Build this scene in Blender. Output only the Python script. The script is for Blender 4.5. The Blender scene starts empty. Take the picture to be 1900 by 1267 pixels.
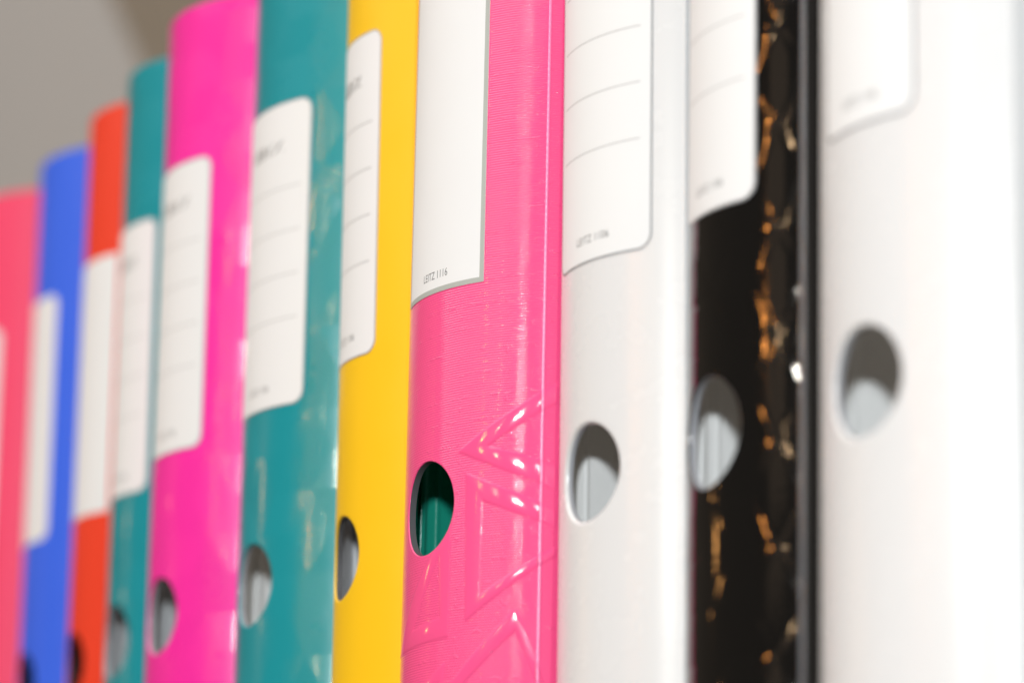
import bpy, math, random
import numpy as np
from mathutils import Matrix, Vector

MM = 0.001
sc = bpy.context.scene
COL = sc.collection

# ------------------------------------------------------------------ camera
cam_d = bpy.data.cameras.new('camera')
cam = bpy.data.objects.new('camera', cam_d)
COL.objects.link(cam)
RX = Vector((0.440563612, 0.897620183, 0.013480028))
RY = Vector((-0.203262715, 0.114367338, -0.972421915))   # image down
RZ = Vector((-0.874407212, 0.425673724, 0.232838803))    # view axis
CAM = Vector((0.950285, -0.444622, -0.112039))
m = Matrix.Identity(4)
for r in range(3):
    m[r][0], m[r][1], m[r][2], m[r][3] = RX[r], -RY[r], -RZ[r], CAM[r]
cam.matrix_world = m
cam_d.sensor_fit = 'HORIZONTAL'
cam_d.sensor_width = 36.0
cam_d.lens = 120.04
cam_d.clip_start = 0.02
cam_d.clip_end = 60.0
cam_d.dof.use_dof = True
cam_d.dof.focus_distance = 1.074
cam_d.dof.aperture_fstop = 5.6
cam_d.dof.aperture_blades = 0
sc.camera = cam

# ------------------------------------------------------------------ light
w = bpy.data.worlds.new('World')
sc.world = w
w.use_nodes = True
bg = w.node_tree.nodes['Background']
bg.inputs['Color'].default_value = (1.0, 0.78, 0.58, 1)
bg.inputs['Strength'].default_value = 0.12


def area(name, loc, target, sx, sy, power, color):
    d = bpy.data.lights.new(name, 'AREA')
    d.shape = 'RECTANGLE'
    d.size, d.size_y = sx, sy
    d.energy = power
    d.color = color
    o = bpy.data.objects.new(name, d)
    COL.objects.link(o)
    o.location = loc
    o.rotation_euler = (Vector(target) - Vector(loc)).to_track_quat('-Z', 'Y').to_euler()
    return o


# the flash, just above and behind the camera
area('camera_flash', (1.30, -0.695, 0.205), (0.0, 0.0, 0.12), 0.11, 0.075, 15.2, (0.89, 0.96, 1.0))
# the room's ceiling panels, out in front of the shelf
area('ceiling_light', (-0.9, -1.7, 2.2), (-0.8, -1.2, 0.0), 3.2, 2.2, 93.0, (1.0, 0.95, 0.90))


def lamp(name, loc, power, color, radius):
    d = bpy.data.lights.new(name, 'POINT')
    d.energy = power
    d.color = color
    d.shadow_soft_size = radius
    o = bpy.data.objects.new(name, d)
    COL.objects.link(o)
    o.location = loc


def polar(az, el, dist, z0=0.09):
    a, e = math.radians(az), math.radians(el)
    return (math.cos(a) * dist, -math.sin(a) * dist, z0 + math.tan(e) * dist)


# a bright panel and small warm shop lamps across the room; they show as reflections in the glossy covers
for az, el, size, pw in ((66.8, 10.3, 0.07, 12.0), (63.2, 10.2, 0.07, 12.0), (65.0, 12.3, 0.06, 4.0), (50.0, 11.2, 0.30, 8.0)):
    o_ = area('room_lamp', polar(az, el, 4.0), (0, 0, 0.09), size, size, pw, (1.0, 0.95, 0.86))
    o_.data.shape = 'DISK'
area('warm_sheen_fill', polar(86, 13.5, 4.3), (0, 0, 0.09), 1.0, 1.3, 1.7, (1.0, 0.72, 0.50))  # added broad warm fill, no real lamp; lays a brown sheen on black film
for az, el, pw, colr, rad in ((93, 11.6, 7.0, (1.0, 0.36, 0.07), 0.035), (92, 13.2, 7.0, (1.0, 0.36, 0.07), 0.035),
                              (94, 15.6, 4.0, (1.0, 0.36, 0.07), 0.03), (81, 11.3, 6.0, (1.0, 0.66, 0.36), 0.035),
                              (80, 13.1, 4.0, (1.0, 0.66, 0.36), 0.03), (141, 9.0, 3.0, (1.0, 0.45, 0.12), 0.04)):
    lamp('warm_lamp', polar(az, el, 4.0), pw * 1.5, colr, rad)

sc.view_settings.view_transform = 'Standard'
sc.view_settings.look = 'None'
sc.view_settings.exposure = 0.0
sc.view_settings.gamma = 1.0
sc.view_settings.use_curve_mapping = False
sc.cycles.use_denoising = True
sc.cycles.max_bounces = 10
sc.cycles.diffuse_bounces = 6
sc.cycles.caustics_reflective = False
sc.cycles.caustics_refractive = False
sc.cycles.sample_clamp_indirect = 6.0


# ------------------------------------------------------------------ materials
class NT:
    def __init__(self, name):
        self.m = bpy.data.materials.new(name)
        self.m.use_nodes = True
        self.t = self.m.node_tree
        self.b = self.t.nodes['Principled BSDF']

    def n(self, typ, **kw):
        x = self.t.nodes.new(typ)
        for k, v in kw.items():
            setattr(x, k, v)
        return x

    def l(self, a, b):
        self.t.links.new(a, b)

    def math(self, op, a, b=None, c=None):
        x = self.n('ShaderNodeMath', operation=op)
        for i, v in enumerate((a, b, c)):
            if v is None:
                continue
            if isinstance(v, (int, float)):
                x.inputs[i].default_value = v
            else:
                self.l(v, x.inputs[i])
        return x.outputs[0]


def mat(name, color, rough=0.35, spec=0.5, grain=0.02, bump=0.0, bump_scale=900.0, coat=0.0, rough_var=0.06, scuff=0.0):
    t = NT(name)
    b = t.b
    b.inputs['Specular IOR Level'].default_value = spec
    b.inputs['Coat Weight'].default_value = coat
    b.inputs['Coat Roughness'].default_value = 0.10
    tc = t.n('ShaderNodeTexCoord')
    nz = t.n('ShaderNodeTexNoise')
    nz.inputs['Scale'].default_value = 60.0
    nz.inputs['Detail'].default_value = 6.0
    t.l(tc.outputs['Object'], nz.inputs['Vector'])
    # colour varies a touch
    mix = t.n('ShaderNodeMix', data_type='RGBA')
    k1, k2 = 1 - grain, 1 + grain
    mix.inputs[6].default_value = (*[min(1, c * k1) for c in color], 1)
    mix.inputs[7].default_value = (*[min(1, c * k2) for c in color], 1)
    t.l(nz.outputs['Fac'], mix.inputs[0])
    t.l(mix.outputs[2], b.inputs['Base Color'])
    r = t.math('MULTIPLY_ADD', nz.outputs['Fac'], rough_var * 2, rough - rough_var)
    t.l(r, b.inputs['Roughness'])
    if bump > 0:
        n2 = t.n('ShaderNodeTexNoise')
        n2.inputs['Scale'].default_value = bump_scale
        n2.inputs['Detail'].default_value = 2.0
        t.l(tc.outputs['Object'], n2.inputs['Vector'])
        bp = t.n('ShaderNodeBump')
        bp.inputs['Strength'].default_value = 1.0
        bp.inputs['Distance'].default_value = bump
        t.l(n2.outputs['Fac'], bp.inputs['Height'])
        t.l(bp.outputs['Normal'], b.inputs['Normal'])
    return t.m


def ridged_mat(name, color):
    """glossy film with fine horizontal ribs and a faint, broken brick-like stitching; UV = millimetres / 100"""
    t = NT(name)
    b = t.b
    b.inputs['Base Color'].default_value = (*color, 1)
    b.inputs['Roughness'].default_value = 0.09
    b.inputs['Specular IOR Level'].default_value = 0.5
    uv = t.n('ShaderNodeUVMap', uv_map='UVMap')
    sep = t.n('ShaderNodeSeparateXYZ')
    t.l(uv.outputs['UV'], sep.inputs[0])
    u, v = sep.outputs[0], sep.outputs[1]
    nz = t.n('ShaderNodeTexNoise', noise_dimensions='2D')
    nz.inputs['Scale'].default_value = 12.0
    nz.inputs['Detail'].default_value = 3.0
    t.l(uv.outputs['UV'], nz.inputs['Vector'])
    wob = t.math('MULTIPLY_ADD', nz.outputs['Fac'], 0.9, t.math('MULTIPLY', v, 100 / 0.78 * 2 * math.pi))
    rib = t.math('SINE', wob)
    rib = t.math('POWER', t.math('MULTIPLY_ADD', rib, 0.5, 0.5), 1.6)
    plain = t.n('ShaderNodeAttribute', attribute_name='plain')
    keep = t.math('SUBTRACT', 1.0, plain.outputs['Fac'])
    # stitching
    bk = t.n('ShaderNodeTexBrick')
    bk.inputs['Scale'].default_value = 1.0
    bk.inputs['Mortar Size'].default_value = 0.0045
    bk.inputs['Mortar Smooth'].default_value = 0.3
    bk.inputs['Brick Width'].default_value = 0.17
    bk.inputs['Row Height'].default_value = 0.073
    nz3 = t.n('ShaderNodeTexNoise', noise_dimensions='2D')
    nz3.inputs['Scale'].default_value = 90.0
    t.l(uv.outputs['UV'], nz3.inputs['Vector'])
    vm = t.n('ShaderNodeVectorMath', operation='MULTIPLY_ADD')
    t.l(nz3.outputs['Color'], vm.inputs[0])
    vm.inputs[1].default_value = (0.010, 0.007, 0)
    t.l(uv.outputs['UV'], vm.inputs[2])
    t.l(vm.outputs[0], bk.inputs['Vector'])
    nz2 = t.n('ShaderNodeTexNoise', noise_dimensions='2D')
    nz2.inputs['Scale'].default_value = 40.0
    nz2.inputs['Detail'].default_value = 4.0
    t.l(uv.outputs['UV'], nz2.inputs['Vector'])
    gate = t.n('ShaderNodeMapRange')
    gate.inputs[1].default_value = 0.52
    gate.inputs[2].default_value = 0.63
    t.l(nz2.outputs['Fac'], gate.inputs[0])
    st = t.math('MULTIPLY', bk.outputs['Fac'], gate.outputs[0])
    h = t.math('MULTIPLY', t.math('ADD', rib, t.math('MULTIPLY', st, 1.0)), keep)
    # very fine film grain
    nz4 = t.n('ShaderNodeTexNoise', noise_dimensions='2D')
    nz4.inputs['Scale'].default_value = 130.0
    nz4.inputs['Detail'].default_value = 2.0
    t.l(uv.outputs['UV'], nz4.inputs['Vector'])
    h = t.math('MULTIPLY_ADD', nz4.outputs['Fac'], 0.10, h)
    bp = t.n('ShaderNodeBump')
    bp.inputs['Strength'].default_value = 1.0
    bp.inputs['Distance'].default_value = 0.00007
    t.l(h, bp.inputs['Height'])
    t.l(bp.outputs['Normal'], b.inputs['Normal'])
    return t.m


def facet_mat(name, color, rough, rough_var=0.06, coat=0.0):
    """glossy film pressed into flat facets; the tilt of each facet is stored on the mesh"""
    m_ = mat(name, color, rough, bump=0.00002, bump_scale=500, rough_var=rough_var, coat=coat)
    t = m_.node_tree
    b = t.nodes['Principled BSDF']
    src = b.inputs['Normal'].links[0].from_socket
    def node(typ, **kw):
        x = t.nodes.new(typ)
        for k, v in kw.items():
            setattr(x, k, v)
        return x
    au, av = node('ShaderNodeAttribute', attribute_name='tilt_u'), node('ShaderNodeAttribute', attribute_name='tilt_v')
    cr = node('ShaderNodeVectorMath', operation='CROSS_PRODUCT')
    cr.inputs[0].default_value = (0, 0, 1)
    t.links.new(src, cr.inputs[1])
    sc1 = node('ShaderNodeVectorMath', operation='SCALE')
    t.links.new(cr.outputs[0], sc1.inputs[0])
    t.links.new(au.outputs['Fac'], sc1.inputs['Scale'])
    sc2 = node('ShaderNodeVectorMath', operation='SCALE')
    sc2.inputs[0].default_value = (0, 0, 1)
    t.links.new(av.outputs['Fac'], sc2.inputs['Scale'])
    a1, a2 = node('ShaderNodeVectorMath', operation='ADD'), node('ShaderNodeVectorMath', operation='ADD')
    t.links.new(src, a1.inputs[0]); t.links.new(sc1.outputs[0], a1.inputs[1])
    t.links.new(a1.outputs[0], a2.inputs[0]); t.links.new(sc2.outputs[0], a2.inputs[1])
    nm = node('ShaderNodeVectorMath', operation='NORMALIZE')
    t.links.new(a2.outputs[0], nm.inputs[0])
    t.links.new(nm.outputs[0], b.inputs['Normal'])
    t.links.new(nm.outputs[0], b.inputs['Coat Normal'])
    return m_


M = {}
M['rose'] = mat('rose_film', (0.88, 0.055, 0.150), 0.42)
M['blue'] = mat('blue_film', (0.034, 0.130, 0.80), 0.40)
M['orange'] = mat('orange_film', (0.80, 0.045, 0.014), 0.42)
M['teal'] = facet_mat('teal_film', (0.004, 0.265, 0.310), 0.29, coat=0.3)
M['magenta'] = facet_mat('magenta_film', (0.92, 0.024, 0.355), 0.29, coat=0.3)
M['pink_crease'] = mat('pink_crease', (0.90, 0.22, 0.46), 0.30, spec=0.9, bump=0.00006, bump_scale=1500)  # paler than the film: the flash highlight along the fold is in the colour
M['black_crease'] = mat('black_crease', (0.085, 0.087, 0.096), 0.17, spec=1.0, bump=0.00001, bump_scale=900)  # greyer than the black film; silver flash glint on the fold painted in
M['yellow'] = mat('yellow_film', (0.88, 0.525, 0.004), 0.40, bump=0.00001)
M['pink'] = ridged_mat('pink_ribbed_film', (0.90, 0.090, 0.265))
M['white'] = mat('white_film', (0.69, 0.69, 0.695), 0.27, grain=0.01, bump=0.00001, bump_scale=300)
M['black'] = facet_mat('black_film', (0.004, 0.004, 0.004), 0.07, 0.02)
M['paper'] = mat('label_paper', (0.755, 0.762, 0.768), 0.55, spec=0.3, grain=0.012)
M['inner_grey'] = mat('lining_grey', (0.64, 0.64, 0.65), 0.3, bump=0.00002, bump_scale=600)
M['inner_white'] = mat('lining_white', (0.82, 0.81, 0.79), 0.3, bump=0.00002, bump_scale=600)
M['inner_green'] = mat('lining_green', (0.012, 0.28, 0.195), 0.22, bump=0.00004, bump_scale=900)
M['inner_black'] = mat('lining_black', (0.02, 0.02, 0.02), 0.4)
M['rim_white'] = mat('board_edge_white', (0.34, 0.35, 0.38), 0.6)
M['rim_grey'] = mat('foam_edge_grey', (0.075, 0.075, 0.082), 0.75, grain=0.5, bump=0.00008, bump_scale=2500)
M['rim_black'] = mat('board_edge_black', (0.02, 0.02, 0.02), 0.6)
M['ink'] = mat('ink_grey', (0.19, 0.19, 0.19), 0.6, spec=0.2)
M['rule'] = mat('rule_grey', (0.47, 0.47, 0.47), 0.6, spec=0.2)
M['outline'] = mat('outline_grey', (0.27, 0.27, 0.28), 0.6, spec=0.2)
M['band'] = mat('band_grey', (0.40, 0.42, 0.39), 0.5, spec=0.3)
M['wall'] = mat('wall_paint', (0.36, 0.355, 0.348), 0.9, spec=0.2, grain=0.03, bump=0.0003, bump_scale=300)
M['wood'] = mat('dark_wood', (0.20, 0.172, 0.135), 0.55, grain=0.2)
M['shelf'] = mat('shelf_board', (0.55, 0.53, 0.50), 0.5, grain=0.05)


# ------------------------------------------------------------------ mesh helpers
class MB:
    """collects quads (and n-gons) in millimetres, builds one mesh object"""

    def __init__(self):
        self.v, self.q, self.mi, self.uv, self.at, self.tu, self.tv, self.nv = [], [], [], [], [], [], [], 0

    def grid(self, P, mi=0, flip=False, uv=None, at=None, closed=False, tu=None, tv=None):
        """P (rows, cols, 3); quads between neighbours; uv (rows, cols, 2)"""
        r, c = P.shape[:2]
        base = self.nv
        self.v.append(P.reshape(-1, 3))
        self.uv.append((uv if uv is not None else np.zeros((r, c, 2))).reshape(-1, 2))
        self.at.append((at if at is not None else np.zeros((r, c))).reshape(-1))
        self.tu.append((tu if tu is not None else np.zeros((r, c))).reshape(-1))
        self.tv.append((tv if tv is not None else np.zeros((r, c))).reshape(-1))
        idx = base + np.arange(r * c).reshape(r, c)
        if closed:
            idx = np.concatenate([idx, idx[:, :1]], 1)
        q = np.stack([idx[:-1, :-1], idx[:-1, 1:], idx[1:, 1:], idx[1:, :-1]], -1).reshape(-1, 4)
        if flip:
            q = q[:, ::-1]
        self.q.append(q)
        self.mi.append(np.full(len(q), mi))
        self.nv += r * c
        return idx

    def mask_last(self, keep):
        self.q[-1] = self.q[-1][keep]
        self.mi[-1] = self.mi[-1][keep]

    def build(self, name, mats, parent, smooth=True):
        v = np.concatenate(self.v) * MM
        q = np.concatenate(self.q).astype(np.int32)
        mi = np.concatenate(self.mi).astype(np.int32)
        me = bpy.data.meshes.new(name)
        me.vertices.add(len(v))
        me.vertices.foreach_set('co', v.astype(np.float32).ravel())
        me.loops.add(q.size)
        me.loops.foreach_set('vertex_index', q.ravel())
        me.polygons.add(len(q))
        me.polygons.foreach_set('loop_start', np.arange(0, q.size, 4, dtype=np.int32))
        me.polygons.foreach_set('loop_total', np.full(len(q), 4, dtype=np.int32))
        me.polygons.foreach_set('material_index', mi)
        me.polygons.foreach_set('use_smooth', np.full(len(q), smooth))
        uvl = me.uv_layers.new(name='UVMap')
        uv = np.concatenate(self.uv)[q.ravel()]
        uvl.data.foreach_set('uv', uv.astype(np.float32).ravel())
        for an, arr in (('plain', self.at), ('tilt_u', self.tu), ('tilt_v', self.tv)):
            arr = np.concatenate(arr).astype(np.float32)
            if arr.any():
                a = me.attributes.new(an, 'FLOAT', 'POINT')
                a.data.foreach_set('value', arr)
        for k in mats:
            me.materials.append(M[k])
        me.update(calc_edges=True)
        me.validate()
        o = bpy.data.objects.new(name, me)
        COL.objects.link(o)
        if parent is not None:
            o.parent = parent
        return o


def box(name, x0, x1, y0, y1, z0, z1, m_, parent=None, bevel=0.0015):
    import bmesh
    bm = bmesh.new()
    bmesh.ops.create_cube(bm, size=1.0)
    for v in bm.verts:
        v.co = Vector((x0 + (v.co.x + .5) * (x1 - x0), y0 + (v.co.y + .5) * (y1 - y0), z0 + (v.co.z + .5) * (z1 - z0)))
    bmesh.ops.bevel(bm, geom=bm.edges[:], offset=bevel, segments=2, affect='EDGES', profile=0.5)
    me = bpy.data.meshes.new(name)
    bm.to_mesh(me)
    bm.free()
    me.materials.append(M[m_])
    o = bpy.data.objects.new(name, me)
    COL.objects.link(o)
    o.parent = parent
    return o


# ------------------------------------------------------------------ the setting
BASE = -8.0          # underside of the binders, millimetres
wall = box('wall', -3.2, 1.4, 0.318, 0.40, -0.9, 2.4, 'wall')
wall['kind'] = 'structure'
shelf = box('shelf', -1.55, 0.42, 0.035, 0.3165, BASE * MM - 0.026, BASE * MM, 'shelf')
shelf['kind'] = 'structure'
# a dark board fixed slantwise on the wall; its lower edge runs along x + z = -0.546
brace = box('wall_brace', -0.60, 0.60, -0.010, 0.010, 0.0, 0.24, 'wood')
brace.rotation_euler = (0, math.radians(45), 0)
brace.location = (-1.173, 0.306, 0.627)
brace['label'] = 'blurred dark brown slanting board on the grey wall above the binder tops'
brace['category'] = 'board'


# ------------------------------------------------------------------ binder geometry
def smooth(x, a, b):
    t = np.clip((x - a) / (b - a), 0, 1)
    return t * t * (3 - 2 * t)


def tri_inside(s, z, tri):
    """inward distance to the nearest edge of a triangle, positive inside"""
    (ax, ay), (bx, by), (cx, cy) = tri
    area2 = (bx - ax) * (cy - ay) - (by - ay) * (cx - ax)
    if area2 < 0:
        tri = [tri[0], tri[2], tri[1]]
    d = np.full(np.broadcast(s, z).shape, 1e9)
    for k in range(3):
        (px, py), (qx, qy) = tri[k], tri[(k + 1) % 3]
        ln = math.hypot(qx - px, qy - py)
        d = np.minimum(d, ((qx - px) * (z - py) - (qy - py) * (s - px)) / ln)
    return d


FRAMES = [
    ([(15.5, 99.7), (62, 125.8), (62, 80.3)], [(28.2, 100.3), (62, 119.3), (62, 89.9)]),
    ([(19.3, 93.1), (20.4, 46.4), (64, 74)], [(26.5, 83.1), (26.0, 54.6), (55.5, 71.8)]),
    ([(14.0, 79.6), (14.0, 42.5), (-24.6, 40.2)], [(8.2, 67.5), (9.2, 49.2), (-6.1, 47.1)]),
    ([(38.4, 50.0), (9.0, 23.0), (50.0, 21.0)], [(38.2, 42.7), (17.5, 25.0), (45.6, 25.0)]),
    ([(12.6, 35.6), (-7.0, 24.0), (9.0, 4.0)], [(9.5, 28.6), (0.5, 23.0), (7.5, 13.0)]),
]
_rng = random.Random(4)


def emboss_triangles(s, z):
    h = np.zeros(s.shape)
    plain = np.zeros(s.shape)
    for o_, i_ in FRAMES:
        do, di = tri_inside(s, z, o_), tri_inside(s, z, i_)
        band = smooth(do, 0.0, 0.55) * (1 - smooth(di, -0.55, 0.0))
        # a rounded rail with a fine step at each edge
        t_ = np.clip(do / np.maximum(do - di, 1e-6), 0, 1)
        h = np.maximum(h, band * (0.17 + 0.13 * 4 * t_ * (1 - t_)))
        plain = np.maximum(plain, smooth(do, 0.0, 0.4) * (1 - smooth(di, -0.4, 0.0)))
    return h, plain


def emboss_cubes(D, k, groove, seed):
    def f(s, z):
        ss, zz = z + seed * 3.1, s + seed * 1.7      # rows run up the spine
        ry = D * math.sqrt(3)
        ax, ay = np.round(ss / D) * D, np.round(zz / ry) * ry
        bx, by = (np.floor(ss / D) + .5) * D, (np.floor(zz / ry) + .5) * ry
        da = (ss - ax) ** 2 + (zz - ay) ** 2
        db = (ss - bx) ** 2 + (zz - by) ** 2
        near = da < db
        dx = np.where(near, ss - ax, ss - bx)
        dy = np.where(near, zz - ay, zz - by)
        cell = np.where(near, ax * 12.9898 + ay * 78.233, bx * 39.425 + by * 11.135)
        rnd = np.modf(np.abs(np.sin(cell) * 43758.5453))[0]
        dots = []
        for t in range(3):
            an = math.radians(30 + 120 * t)
            dots.append(-(dx * math.cos(an) + dy * math.sin(an)))
        dots = np.sort(np.array(dots), 0)
        h = -k * (dots[2] + 0.12 * D) * (0.6 + 0.8 * rnd)
        edge = dots[2] - dots[1]
        h = h - groove * (1 - smooth(edge, 0.2, 1.4))
        # distance to the hexagon's rim
        rim = np.full(s.shape, 1e9)
        for t in range(6):
            an = math.radians(60 * t)
            rim = np.minimum(rim, D / 2 - (dx * math.cos(an) + dy * math.sin(an)))
        h = h * smooth(rim, 0.0, 3.0) - groove * (1 - smooth(rim, 0.2, 1.4))
        return h - 0.02, np.zeros(s.shape)
    return f


def facets(D, amp_u, amp_v, seed):
    """random tilt for each rhombus of a tumbling-block tiling"""
    def f(s, z):
        ss, zz = z + seed * 3.1, s + seed * 1.7
        ry = D * math.sqrt(3)
        ax, ay = np.round(ss / D) * D, np.round(zz / ry) * ry
        bx, by = (np.floor(ss / D) + .5) * D, (np.floor(zz / ry) + .5) * ry
        near = (ss - ax) ** 2 + (zz - ay) ** 2 < (ss - bx) ** 2 + (zz - by) ** 2
        cx, cy = np.where(near, ax, bx), np.where(near, ay, by)
        dx, dy = ss - cx, zz - cy
        dots = np.array([-(dx * math.cos(math.radians(30 + 120 * t)) + dy * math.sin(math.radians(30 + 120 * t))) for t in range(3)])
        k = dots.argmax(0)
        key = np.round(cx * 2) * 12.9898 + np.round(cy * 2) * 78.233 + k * 37.719 + seed
        r1 = np.modf(np.abs(np.sin(key) * 43758.5453))[0]
        r2 = np.modf(np.abs(np.sin(key * 1.37 + 2.1) * 24634.6345))[0]
        return (r1 - .5) * 2 * amp_u, (r2 - .5) * 2 * amp_v
    return f


class Binder:
    def __init__(self, w_, X, Y, yaw, roll, half_angle, rh, zh):
        self.w, self.X, self.Y = w_, X, Y
        self.yaw, self.tr = math.radians(yaw), math.tan(math.radians(roll))
        self.a = math.radians(half_angle)
        self.ra = (w_ / 2) / math.sin(self.a)
        self.S0 = self.ra * self.a
        self.rh, self.zh = rh, zh

    def pt(self, s, z, d=0.0):
        """point on the outer spine, d millimetres above it; local to the binder's base"""
        s, z = np.broadcast_arrays(np.asarray(s, float), np.asarray(z, float))
        t = s / self.ra
        x, y = (self.ra + d) * np.sin(t), self.ra - (self.ra + d) * np.cos(t)
        c, n = math.cos(self.yaw), math.sin(self.yaw)
        X, Y = c * x - n * y, n * x + c * y
        return np.stack([X + z * self.tr, Y, z - BASE], -1)


TOP = 318.0
TH = 2.3


def patch(b, h, hole_r, depth_fn, ring_prof, z0, z1):
    """spine sheet with a round finger hole: square grid with a polar patch let in.
    ring_prof: list of (radius offset, depth) from the hole's edge outwards"""
    n = max(8, int(round(b.S0 / h)))
    hs = b.S0 / n
    s = np.arange(-n, n + 1) * hs
    M_ = int(math.ceil((hole_r + 2.5) / hs))
    kd, ku = int((b.zh - z0) / hs), int((z1 - b.zh) / hs)
    zz = b.zh + np.arange(-kd, ku + 1) * hs
    zz = np.concatenate([[z0], zz, [z1]]) if zz[0] - z0 > 1e-6 else np.concatenate([zz, [z1]])
    k0 = int(np.argmin(np.abs(zz - b.zh)))
    S, Z = np.meshgrid(s, zz)
    keep = np.ones((len(zz) - 1, len(s) - 1), bool)
    keep[k0 - M_:k0 + M_, n - M_:n + M_] = False
    # polar patch, counter-clockwise round the square
    side = np.arange(-M_, M_) * hs
    L = M_ * hs
    qs = np.concatenate([np.full(2 * M_, L), -side, np.full(2 * M_, -L), side])
    qz = np.concatenate([side, np.full(2 * M_, L), -side, np.full(2 * M_, -L)])
    th = np.arctan2(qz, qs)
    rings_s, rings_z, rings_d = [], [], []
    for dr, dep in ring_prof:
        rings_s.append((hole_r + dr) * np.cos(th))
        rings_z.append((hole_r + dr) * np.sin(th))
        rings_d.append(np.full(len(th), -dep))
    r0 = hole_r + ring_prof[-1][0]
    steps = max(4, int((L * 1.2 - r0) / (h * 1.2)))
    for k in range(1, steps + 1):
        t = k / steps
        rings_s.append((1 - t) * r0 * np.cos(th) + t * qs)
        rings_z.append((1 - t) * r0 * np.sin(th) + t * qz)
        rings_d.append(np.zeros(len(th)))
    return S, Z, keep, np.array(rings_s), np.array(rings_z) + b.zh, np.array(rings_d)


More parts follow.
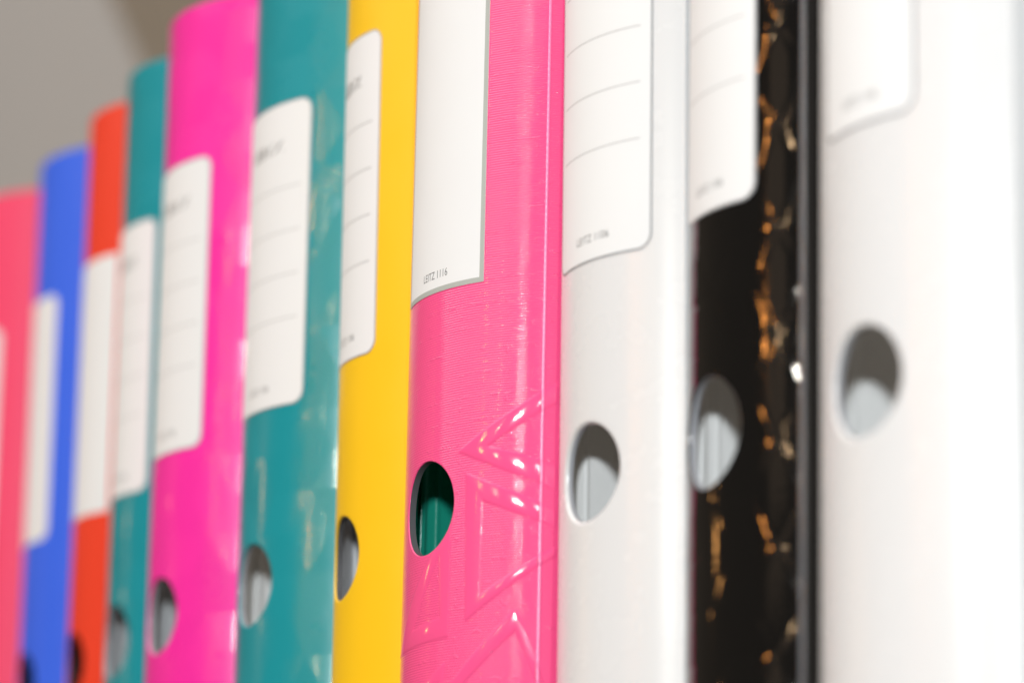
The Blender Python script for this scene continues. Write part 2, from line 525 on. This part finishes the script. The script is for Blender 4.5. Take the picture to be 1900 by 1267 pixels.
def make_binder(spec, idx):
    b = Binder(spec['w'], spec['X'], spec['Y'], spec['yaw'], spec['roll'], spec['ha'], spec['rh'], spec['zh'])
    root = bpy.data.objects.new('binder', None)
    COL.objects.link(root)
    root.location = (b.X * MM, b.Y * MM, BASE * MM)
    root.empty_display_size = 0.02
    root['label'], root['category'], root['group'] = spec['label'], 'binder', 'binders standing in a row'
    em = spec.get('emboss')
    film, inner, rim = spec['film'], spec['inner'], spec['rim']
    z0, z1 = BASE, TOP

    # ---- spine: outer skin
    mb = MB()
    bev = spec.get('lip', 0.7)
    prof = [(bev * (1 - math.sin(t)), bev * (1 - math.cos(t))) for t in np.linspace(math.pi / 2, 0, 6)]
    S, Z, keep, rs, rz, rd = patch(b, spec.get('res', 1.0), b.rh, None, prof, z0, z1)

    def disp(s, z):
        if em is None:
            return np.zeros(s.shape), np.zeros(s.shape)
        h, p = em(s, z)
        fade = smooth(np.hypot(s, z - b.zh), b.rh + bev + 0.1, b.rh + bev + 1.0)
        return h * fade, p

    fc = spec.get('facet')

    def tilt(s, z):
        return dict(zip(('tu', 'tv'), fc(s, z))) if fc else {}
    h, p = disp(S, Z)
    mb.grid(b.pt(S, Z, h), 0, uv=np.stack([S, Z], -1) * .01, at=p, **tilt(S, Z))
    mb.mask_last(keep.ravel())
    h, p = disp(rs, rz)
    mb.grid(b.pt(rs, rz, rd + h), 0, flip=True, uv=np.stack([rs, rz], -1) * .01, at=p, closed=True, **tilt(rs, rz))
    # ---- inner lining
    Si, Zi, ki, ris, riz, rid = patch(b, 1.2, b.rh, None, [(0.0, 0.0), (0.3, 0.0)], z0, z1)

    def bead(s):
        return 0.55 * np.exp(-((np.abs(s) - (b.S0 - 6.5)) / 0.8) ** 2)
    mb.grid(b.pt(Si, Zi, -TH - bead(Si)), 1, flip=True, uv=np.stack([Si, Zi], -1) * .01)
    mb.mask_last(ki.ravel())
    mb.grid(b.pt(ris, riz, -TH - bead(ris)), 1, uv=np.stack([ris, riz], -1) * .01, closed=True)
    # ---- top and bottom edges of the spine board
    es = np.linspace(-b.S0, b.S0, 60)
    mb.grid(np.stack([b.pt(es, z1, -0.03), b.pt(es, z1, -TH)]), 0)
    mb.grid(np.stack([b.pt(es, z0, -0.03), b.pt(es, z0, -TH)]), 0, flip=True)
    spine = mb.build('spine', [film, inner], root)

    # ---- the cut edge of the board inside the finger hole
    mb = MB()
    th = np.linspace(0, 2 * math.pi, 120, endpoint=False)
    rows = []
    for d in (bev, bev + 0.05, bev + (TH - bev) * .5, TH):
        rows.append(b.pt(b.rh * np.cos(th), b.zh + b.rh * np.sin(th), -d))
    mb.grid(np.array(rows), 0, flip=False, closed=True)
    mb.build('finger_hole_rim', [rim], spine)

    # ---- covers
    for side, nm in ((1, 'front_cover'), (-1, 'back_cover')):
        mb = MB()
        phi0 = side * b.a + b.yaw
        phi = np.linspace(phi0, side * math.pi / 2, 30)
        rf = spec.get('rf', 3.5) if side > 0 else 0.9
        P = b.pt(side * b.S0, 0.0)[:2]
        n0 = np.array([math.sin(phi0), -math.cos(phi0)])
        c = P - rf * n0
        fil = [c + rf * np.array([math.sin(f), -math.cos(f)]) for f in phi]
        bead_n = np.array([[math.sin(f), -math.cos(f)] for f in phi])
        bead_d = np.abs(phi - phi0) * rf
        bead_h = spec.get('bead', 0.3) * np.exp(-((bead_d - 0.9) / 0.45) ** 2)
        if spec.get('flange') and side > 0:
            fa, fl = math.radians(spec['flange'][0]), spec['flange'][1]
            dd = np.linspace(0, fl, 30)
            dirv = np.array([math.cos(fa), math.sin(fa)])
            fil = [P + d_ * dirv for d_ in dd]
            fn = [np.array([math.sin(fa), -math.cos(fa)])] * len(dd)
            r2 = 2.0
            c2 = fil[-1] - r2 * fn[0]
            for f in np.linspace(fa, math.pi / 2, 8)[1:]:
                nn = np.array([math.sin(f), -math.cos(f)])
                fil.append(c2 + r2 * nn)
                fn.append(nn)
            bead_n = np.array(fn)
            bead_d = np.concatenate([dd, fl + np.arange(1, 8) * 0.09])
            bead_h = spec.get('bead', 0.3) * np.exp(-((bead_d - 0.6) / 0.42) ** 2)
        # hinge: a shallow groove pressed behind the corner
        x_o, y_c = fil[-1]
        yend = 280.0 - b.Y
        out = list(fil)
        for yy in np.linspace(1.0, 24.0, 24):
            dip = 0.35 * math.exp(-((yy - 9.0) / 1.6) ** 2)
            out.append(np.array([x_o - side * dip, y_c + yy]))
        out.append(np.array([x_o, yend]))
        out = np.array(out)
        Pi = b.pt(side * b.S0, 0.0, -TH)[:2]
        xi = x_o - side * TH
        corner = np.array([xi, Pi[1] + 0.3])
        tang = -side * np.array([math.cos(phi0), math.sin(phi0)])
        inn = [Pi]
        rb = 1.5
        for k in np.linspace(0, 1, 9):
            dvec = tang * (1 - k) + np.array([0, 1.0]) * k
            dvec /= np.linalg.norm(dvec)
            inn.append(corner + rb * dvec + np.array([-side * 0.001, 0]))
        inn.append(np.array([xi, corner[1] + 2.6]))
        for yy in np.linspace(3.4, 8.0, 12):
            inn.append(np.array([xi - side * 0.4 * math.exp(-((yy - 5.6) / 0.7) ** 2), corner[1] + yy]))
        inn.append(np.array([xi, yend]))
        inn = np.array(inn)
        sl = np.concatenate([[0], np.cumsum(np.linalg.norm(np.diff(out, axis=0), axis=1))]) + b.S0

        def sweep(poly, zs):
            poly, zs = np.asarray(poly), np.asarray(zs)
            return np.stack(np.broadcast_arrays(poly[None, :, 0] + zs[:, None] * b.tr, poly[None, :, 1], zs[:, None] - BASE), -1).astype(float)
        zs = np.linspace(z0, z1, 12)
        zd = np.linspace(z0, z1, 1050 if (spec.get('stitched') and side > 0) else 12)
        Pd = sweep(out, zd)
        nb = len(bead_d)
        wob = 1 + spec.get('wave', 0.1) * np.sin(zd * 2 * math.pi / 2.1 + 0.9 * np.sin(zd * 0.37)) if len(zd) > 20 else np.ones(len(zd))
        Pd[:, :nb, :2] += wob[:, None, None] * bead_h[None, :, None] * bead_n[None]
        uvd = np.stack(np.broadcast_arrays(sl[None, :] * side, zd[:, None]), -1) * .01
        pl = np.zeros(Pd.shape[:2])
        if em is emboss_triangles and side > 0:
            SS, ZZ = np.broadcast_arrays(sl[None, :nb], zd[:, None])
            hh, pp = em(SS, ZZ)
            Pd[:, :nb, :2] += hh[:, :, None] * bead_n[None]
            pl[:, :nb] = pp
        mb.grid(Pd, 0, flip=(side < 0), uv=uvd, at=pl)
        if len(zd) > 20:
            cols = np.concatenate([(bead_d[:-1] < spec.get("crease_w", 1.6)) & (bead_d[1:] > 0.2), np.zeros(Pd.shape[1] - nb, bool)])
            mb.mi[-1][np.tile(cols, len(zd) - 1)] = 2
        mb.grid(sweep(inn, zs), 1, flip=(side > 0))
        # edges
        mb.grid(np.array([[(out[-1][0] + z * b.tr, yend, z - BASE), (inn[-1][0] + z * b.tr, yend, z - BASE)] for z in zs]), 0, flip=(side < 0))
        m_ = 24
        def resample(poly):
            L_ = np.concatenate([[0], np.cumsum(np.linalg.norm(np.diff(poly, axis=0), axis=1))])
            # sample by depth so both sides run together
            yq = np.concatenate([np.linspace(poly[0][1] + 0.02, poly[0][1] + 6, 12), np.linspace(poly[0][1] + 8, yend, 12)])
            return np.stack([np.interp(yq, poly[:, 1], poly[:, 0]), yq], -1)
        oo, ii = resample(out), resample(inn)
        for z, f_ in ((z1, False), (z0, True)):
            mb.grid(np.array([[(x + z * b.tr, y, z - BASE) for x, y in r_] for r_ in (oo, ii)]), 0, flip=(f_ != (side < 0)))
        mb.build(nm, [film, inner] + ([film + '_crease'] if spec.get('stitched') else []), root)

    # ---- label
    if spec.get('lab'):
        make_label(b, root, spec['lab'])
    return root


def rounded(l, r, bt, tp, R, n=10):
    """closed outline (s, z), counter-clockwise, straight sides cut every millimetre or so"""
    R = max(R, 0.01)
    pts = []
    for cx, cz, a0 in ((r - R, bt + R, -90), (r - R, tp - R, 0), (l + R, tp - R, 90), (l + R, bt + R, 180)):
        for k in range(n + 1):
            a = math.radians(a0 + 90 * k / n)
            pts.append((cx + R * math.cos(a), cz + R * math.sin(a)))
        nx = {-90: (r, tp - R), 0: (l + R, tp), 90: (l, bt + R), 180: (r - R, bt)}[a0]
        p0 = pts[-1]
        m_ = 40
        for k in range(1, m_):
            pts.append((p0[0] + (nx[0] - p0[0]) * k / m_, p0[1] + (nx[1] - p0[1]) * k / m_))
    return np.array(pts)


def text_part(name, b, parent, body, s_mid, z_base, width, cap, matname, d, bold=0.0):
    cu = bpy.data.curves.new('text', 'FONT')
    cu.body = body
    cu.size = 1.0
    cu.offset = bold
    cu.resolution_u = 3
    to = bpy.data.objects.new('text', cu)
    COL.objects.link(to)
    dg = bpy.context.evaluated_depsgraph_get()
    me = bpy.data.meshes.new_from_object(to.evaluated_get(dg))
    bpy.data.objects.remove(to)
    bpy.data.curves.remove(cu)
    co = np.empty(len(me.vertices) * 3)
    me.vertices.foreach_get('co', co)
    co = co.reshape(-1, 3)
    x0, x1 = co[:, 0].min(), co[:, 0].max()
    y0, y1 = co[:, 1].min(), co[:, 1].max()
    s = s_mid + ((co[:, 0] - x0) / (x1 - x0) - .5) * width
    z = z_base + (co[:, 1] - y0) / (y1 - y0) * cap
    me.vertices.foreach_set('co', (b.pt(s, z, d) * MM).astype(np.float32).ravel())
    me.name = name
    me.materials.clear()
    me.materials.append(M[matname])
    me.update()
    o = bpy.data.objects.new(name, me)
    COL.objects.link(o)
    o.parent = parent
    return o


def make_label(b, root, L):
    l, r, bt, tp, R = L['l'], L['r'], L['bt'], L['tp'], L.get('R', 5.0)
    D = 0.16
    mb = MB()
    zc = np.linspace(0, 1, 9)
    rows = np.concatenate([bt + R * (1 - np.cos(zc * math.pi / 2)), np.linspace(bt + R, tp - R, 30)[1:-1], (tp - R * (1 - np.cos(zc * math.pi / 2)))[::-1]])
    cols = np.linspace(0, 1, 49)
    S = []
    for z in rows:
        dz = max(0.0, bt + R - z, z - (tp - R))
        ins = R - math.sqrt(max(0, R * R - dz * dz))
        S.append(l + ins + (r - l - 2 * ins) * cols)
    S = np.array(S)
    Zr = rows[:, None] + 0 * S
    mb.grid(b.pt(S, Zr, D), 0)
    out = rounded(l, r, bt, tp, R)
    mb.grid(np.stack([b.pt(out[:, 0], out[:, 1], -0.25), b.pt(out[:, 0], out[:, 1], D)]), 0, closed=True)
    lab = mb.build('label', [L.get('paper', 'paper')], root)
    bw = L.get('border', 0.0)
    if bw:
        mb = MB()
        rings = []
        for k in range(3):
            d_ = 0.03 + bw * k / 2
            o_ = rounded(l + d_, r - d_, bt + d_, tp - d_, R - d_)
            rings.append(b.pt(o_[:, 0], o_[:, 1], D + 0.025))
        mb.grid(np.array(rings), 0, closed=True)
        mb.build('label_border', [L.get('border_mat', 'outline')], lab)
    for z in L.get('lines', ()):
        mb = MB()
        ss = np.linspace(L.get('ll', l + 4.5), L.get('lr', r - 4.2), 40)
        tk = L.get('rule', 0.38)
        mb.grid(np.stack([b.pt(ss, z - tk / 2, D + 0.025), b.pt(ss, z + tk / 2, D + 0.025)]), 0)
        mb.build('ruled_line', ['rule'], lab)
    for body, s_mid, z_base, width, cap, bold, matn in L.get('texts', ()):
        text_part('lettering', b, lab, body, s_mid, z_base, width, cap, matn, D + 0.03, bold)


def std_label(r, bt, tp, c=1.5, wide=True, code='LEITZ 1106', **kw):
    k = (tp - bt) / 112.5
    d = dict(l=2 * c - r, r=r, bt=bt, tp=tp, R=5.0, border=0.5,
             lines=[bt + k * v for v in (80.3, 64.0, 47.9, 31.8)],
             texts=[('LEITZ', c, bt + 94.0 * k, (24 if wide else 17) * 1.0, 4.3, 0.03, 'ink'),
                    (code, c, bt + 6.3 * k, 15.0, 2.4, 0.0, 'ink')])
    d.update(kw)
    return d


WIDE, NARROW = dict(w=80.0, ha=46.99), dict(w=64.03, ha=40.71)
ZH, RH = 82.94, 14.48
facets_teal = facets(29.0, 0.045, 0.05, 1)
facets_mag = facets(29.0, 0.05, 0.05, 2)
cubes_black = emboss_cubes(29.0, 0.0, 0.07, 3)
facets_black = facets(29.0, 0.02, 0.05, 3)
SPECS = [
    dict(WIDE, X=-541.37, Y=2.16, yaw=0.49, roll=-0.07, rh=RH, zh=ZH, film='rose', inner='inner_black', rim='rim_black',
         lab=dict(l=-24, r=28.0, bt=145, tp=254, R=5.0),
         label='rose red binder at the far left end, cut off by the picture edge'),
    dict(WIDE, X=-458.38, Y=8.47, yaw=-3.69, roll=-0.19, rh=RH, zh=ZH, film='blue', inner='inner_black', rim='rim_black',
         lab=dict(l=-22, r=19.7, bt=144.9, tp=253.8, R=5.0),
         label='blue binder with a blank rounded white label, the only blue one'),
    dict(NARROW, X=-382.9, Y=4.56, yaw=-4.88, roll=0.14, rh=RH - .4, zh=ZH - .94, film='orange', inner='inner_black', rim='rim_black',
         lab=dict(l=-23, r=26.0, bt=143.6, tp=252.6, R=0.4),
         label='orange binder with a plain square-cornered label, between the blue and a narrow teal binder'),
    dict(NARROW, X=-314.9, Y=-1.84, yaw=-1.43, roll=-0.03, rh=RH, zh=ZH + .36, film='teal', inner='inner_grey', rim='rim_white',
         facet=facets_teal, res=0.8, lab=std_label(22.4, 140.7, 251.9, wide=False),
         label='narrow teal binder with a white label, between the orange and the magenta binder'),
    dict(WIDE, X=-240.05, Y=-10.58, yaw=1.56, roll=0.23, rh=RH - .23, zh=ZH - .22, film='magenta', inner='inner_grey', rim='rim_white',
         facet=facets_mag, res=0.6, lab=std_label(24.7, 143.6, 256.3),
         label='glossy magenta binder with a lined white label, between two teal binders'),
    dict(WIDE, X=-157.23, Y=-7.04, yaw=1.83, roll=0.55, rh=RH - .18, zh=ZH - .23, film='teal', inner='inner_white', rim='rim_white',
         facet=facets_teal, res=0.6, lab=std_label(27.2, 144.3, 256.3),
         label='wide glossy teal binder with a lined white label, beside the yellow binder'),
    dict(NARROW, X=-81.18, Y=-4.63, yaw=-7.05, roll=-0.15, rh=RH - .49, zh=ZH - 1.7, film='yellow', inner='inner_grey', rim='rim_grey',
         lab=std_label(20.9, 147.8, 261.3, c=0.5, wide=False, rule=0.5),
         label='yellow binder with a lined white label, the only yellow one'),
    dict(WIDE, X=-1.51, Y=-11.11, yaw=4.06, roll=0.98, rh=RH + .23, zh=ZH + 1.3, film='pink', inner='inner_green', rim='rim_grey',
         emboss=emboss_triangles, res=0.33, stitched=True, flange=(73.0, 4.3), crease_w=0.95, wave=0.12, lip=0.35,
         lab=dict(l=-21, r=24.7, bt=152.4, tp=300.0, R=0.3, border=1.6, border_mat='band',
                  texts=[('LEITZ 1116', 2.0, 157.0, 14.2, 2.5, 0.0, 'ink')]),
         label='sharp pink binder with ribbed, triangle-embossed spine and a grey-edged label reading LEITZ 1116'),
    dict(NARROW, X=77.45, Y=4.74, yaw=5.7, roll=0.16, rh=RH, zh=ZH + .83, film='white', inner='inner_white', rim='rim_white', lip=1.1,
         lab=std_label(25.6, 147.2, 265.0, c=1.8, lines=[147.2 + v for v in (86.5, 69.1, 51.7, 34.2)], border=0.6, paper='paper',
                       texts=[('LEITZ', 1.8, 252.0, 22.0, 4.3, 0.03, 'ink'), ('LEITZ 1106', 1.8, 153.2, 16.2, 2.4, 0.0, 'ink')]),
         label='white binder with a grey-outlined lined label, between the pink and the black binder'),
    dict(NARROW, X=144.4, Y=6.81, yaw=-2.02, roll=0.87, rh=RH + 1.09, zh=ZH + .51, film='black', inner='inner_white', rim='rim_white',
         emboss=cubes_black, facet=facets_black, res=0.5, stitched=True, wave=0.22, crease_w=1.5,
         lab=std_label(21.0, 145.8, 265.0, c=0.5, lines=[235.0, 217.2, 199.4, 181.2],
                       texts=[('LEITZ', 0.5, 250.0, 20.0, 4.3, 0.03, 'ink'), ('LEITZ 1106', 0.5, 152.0, 15.0, 2.4, 0.0, 'ink')]),
         label='black glossy binder embossed with cube shapes, the only black one'),
    dict(WIDE, X=221.5, Y=9.21, yaw=4.58, roll=0.74, rh=RH, zh=ZH, film='white', inner='inner_white', rim='rim_white', lip=0.9,
         lab=std_label(19.9, 150.7, 268.0, c=0.0, border=0.9, lines=[240.0, 222.0, 204.0],
                       texts=[('LEITZ', 0, 254.0, 20.0, 4.3, 0.03, 'ink'), ('LEITZ 1106', -0.5, 157.0, 15.0, 2.4, 0.0, 'ink')]),
         label='wide out-of-focus white binder nearest the viewer at the right edge'),
]
for i, s_ in enumerate(SPECS):
    make_binder(s_, i)
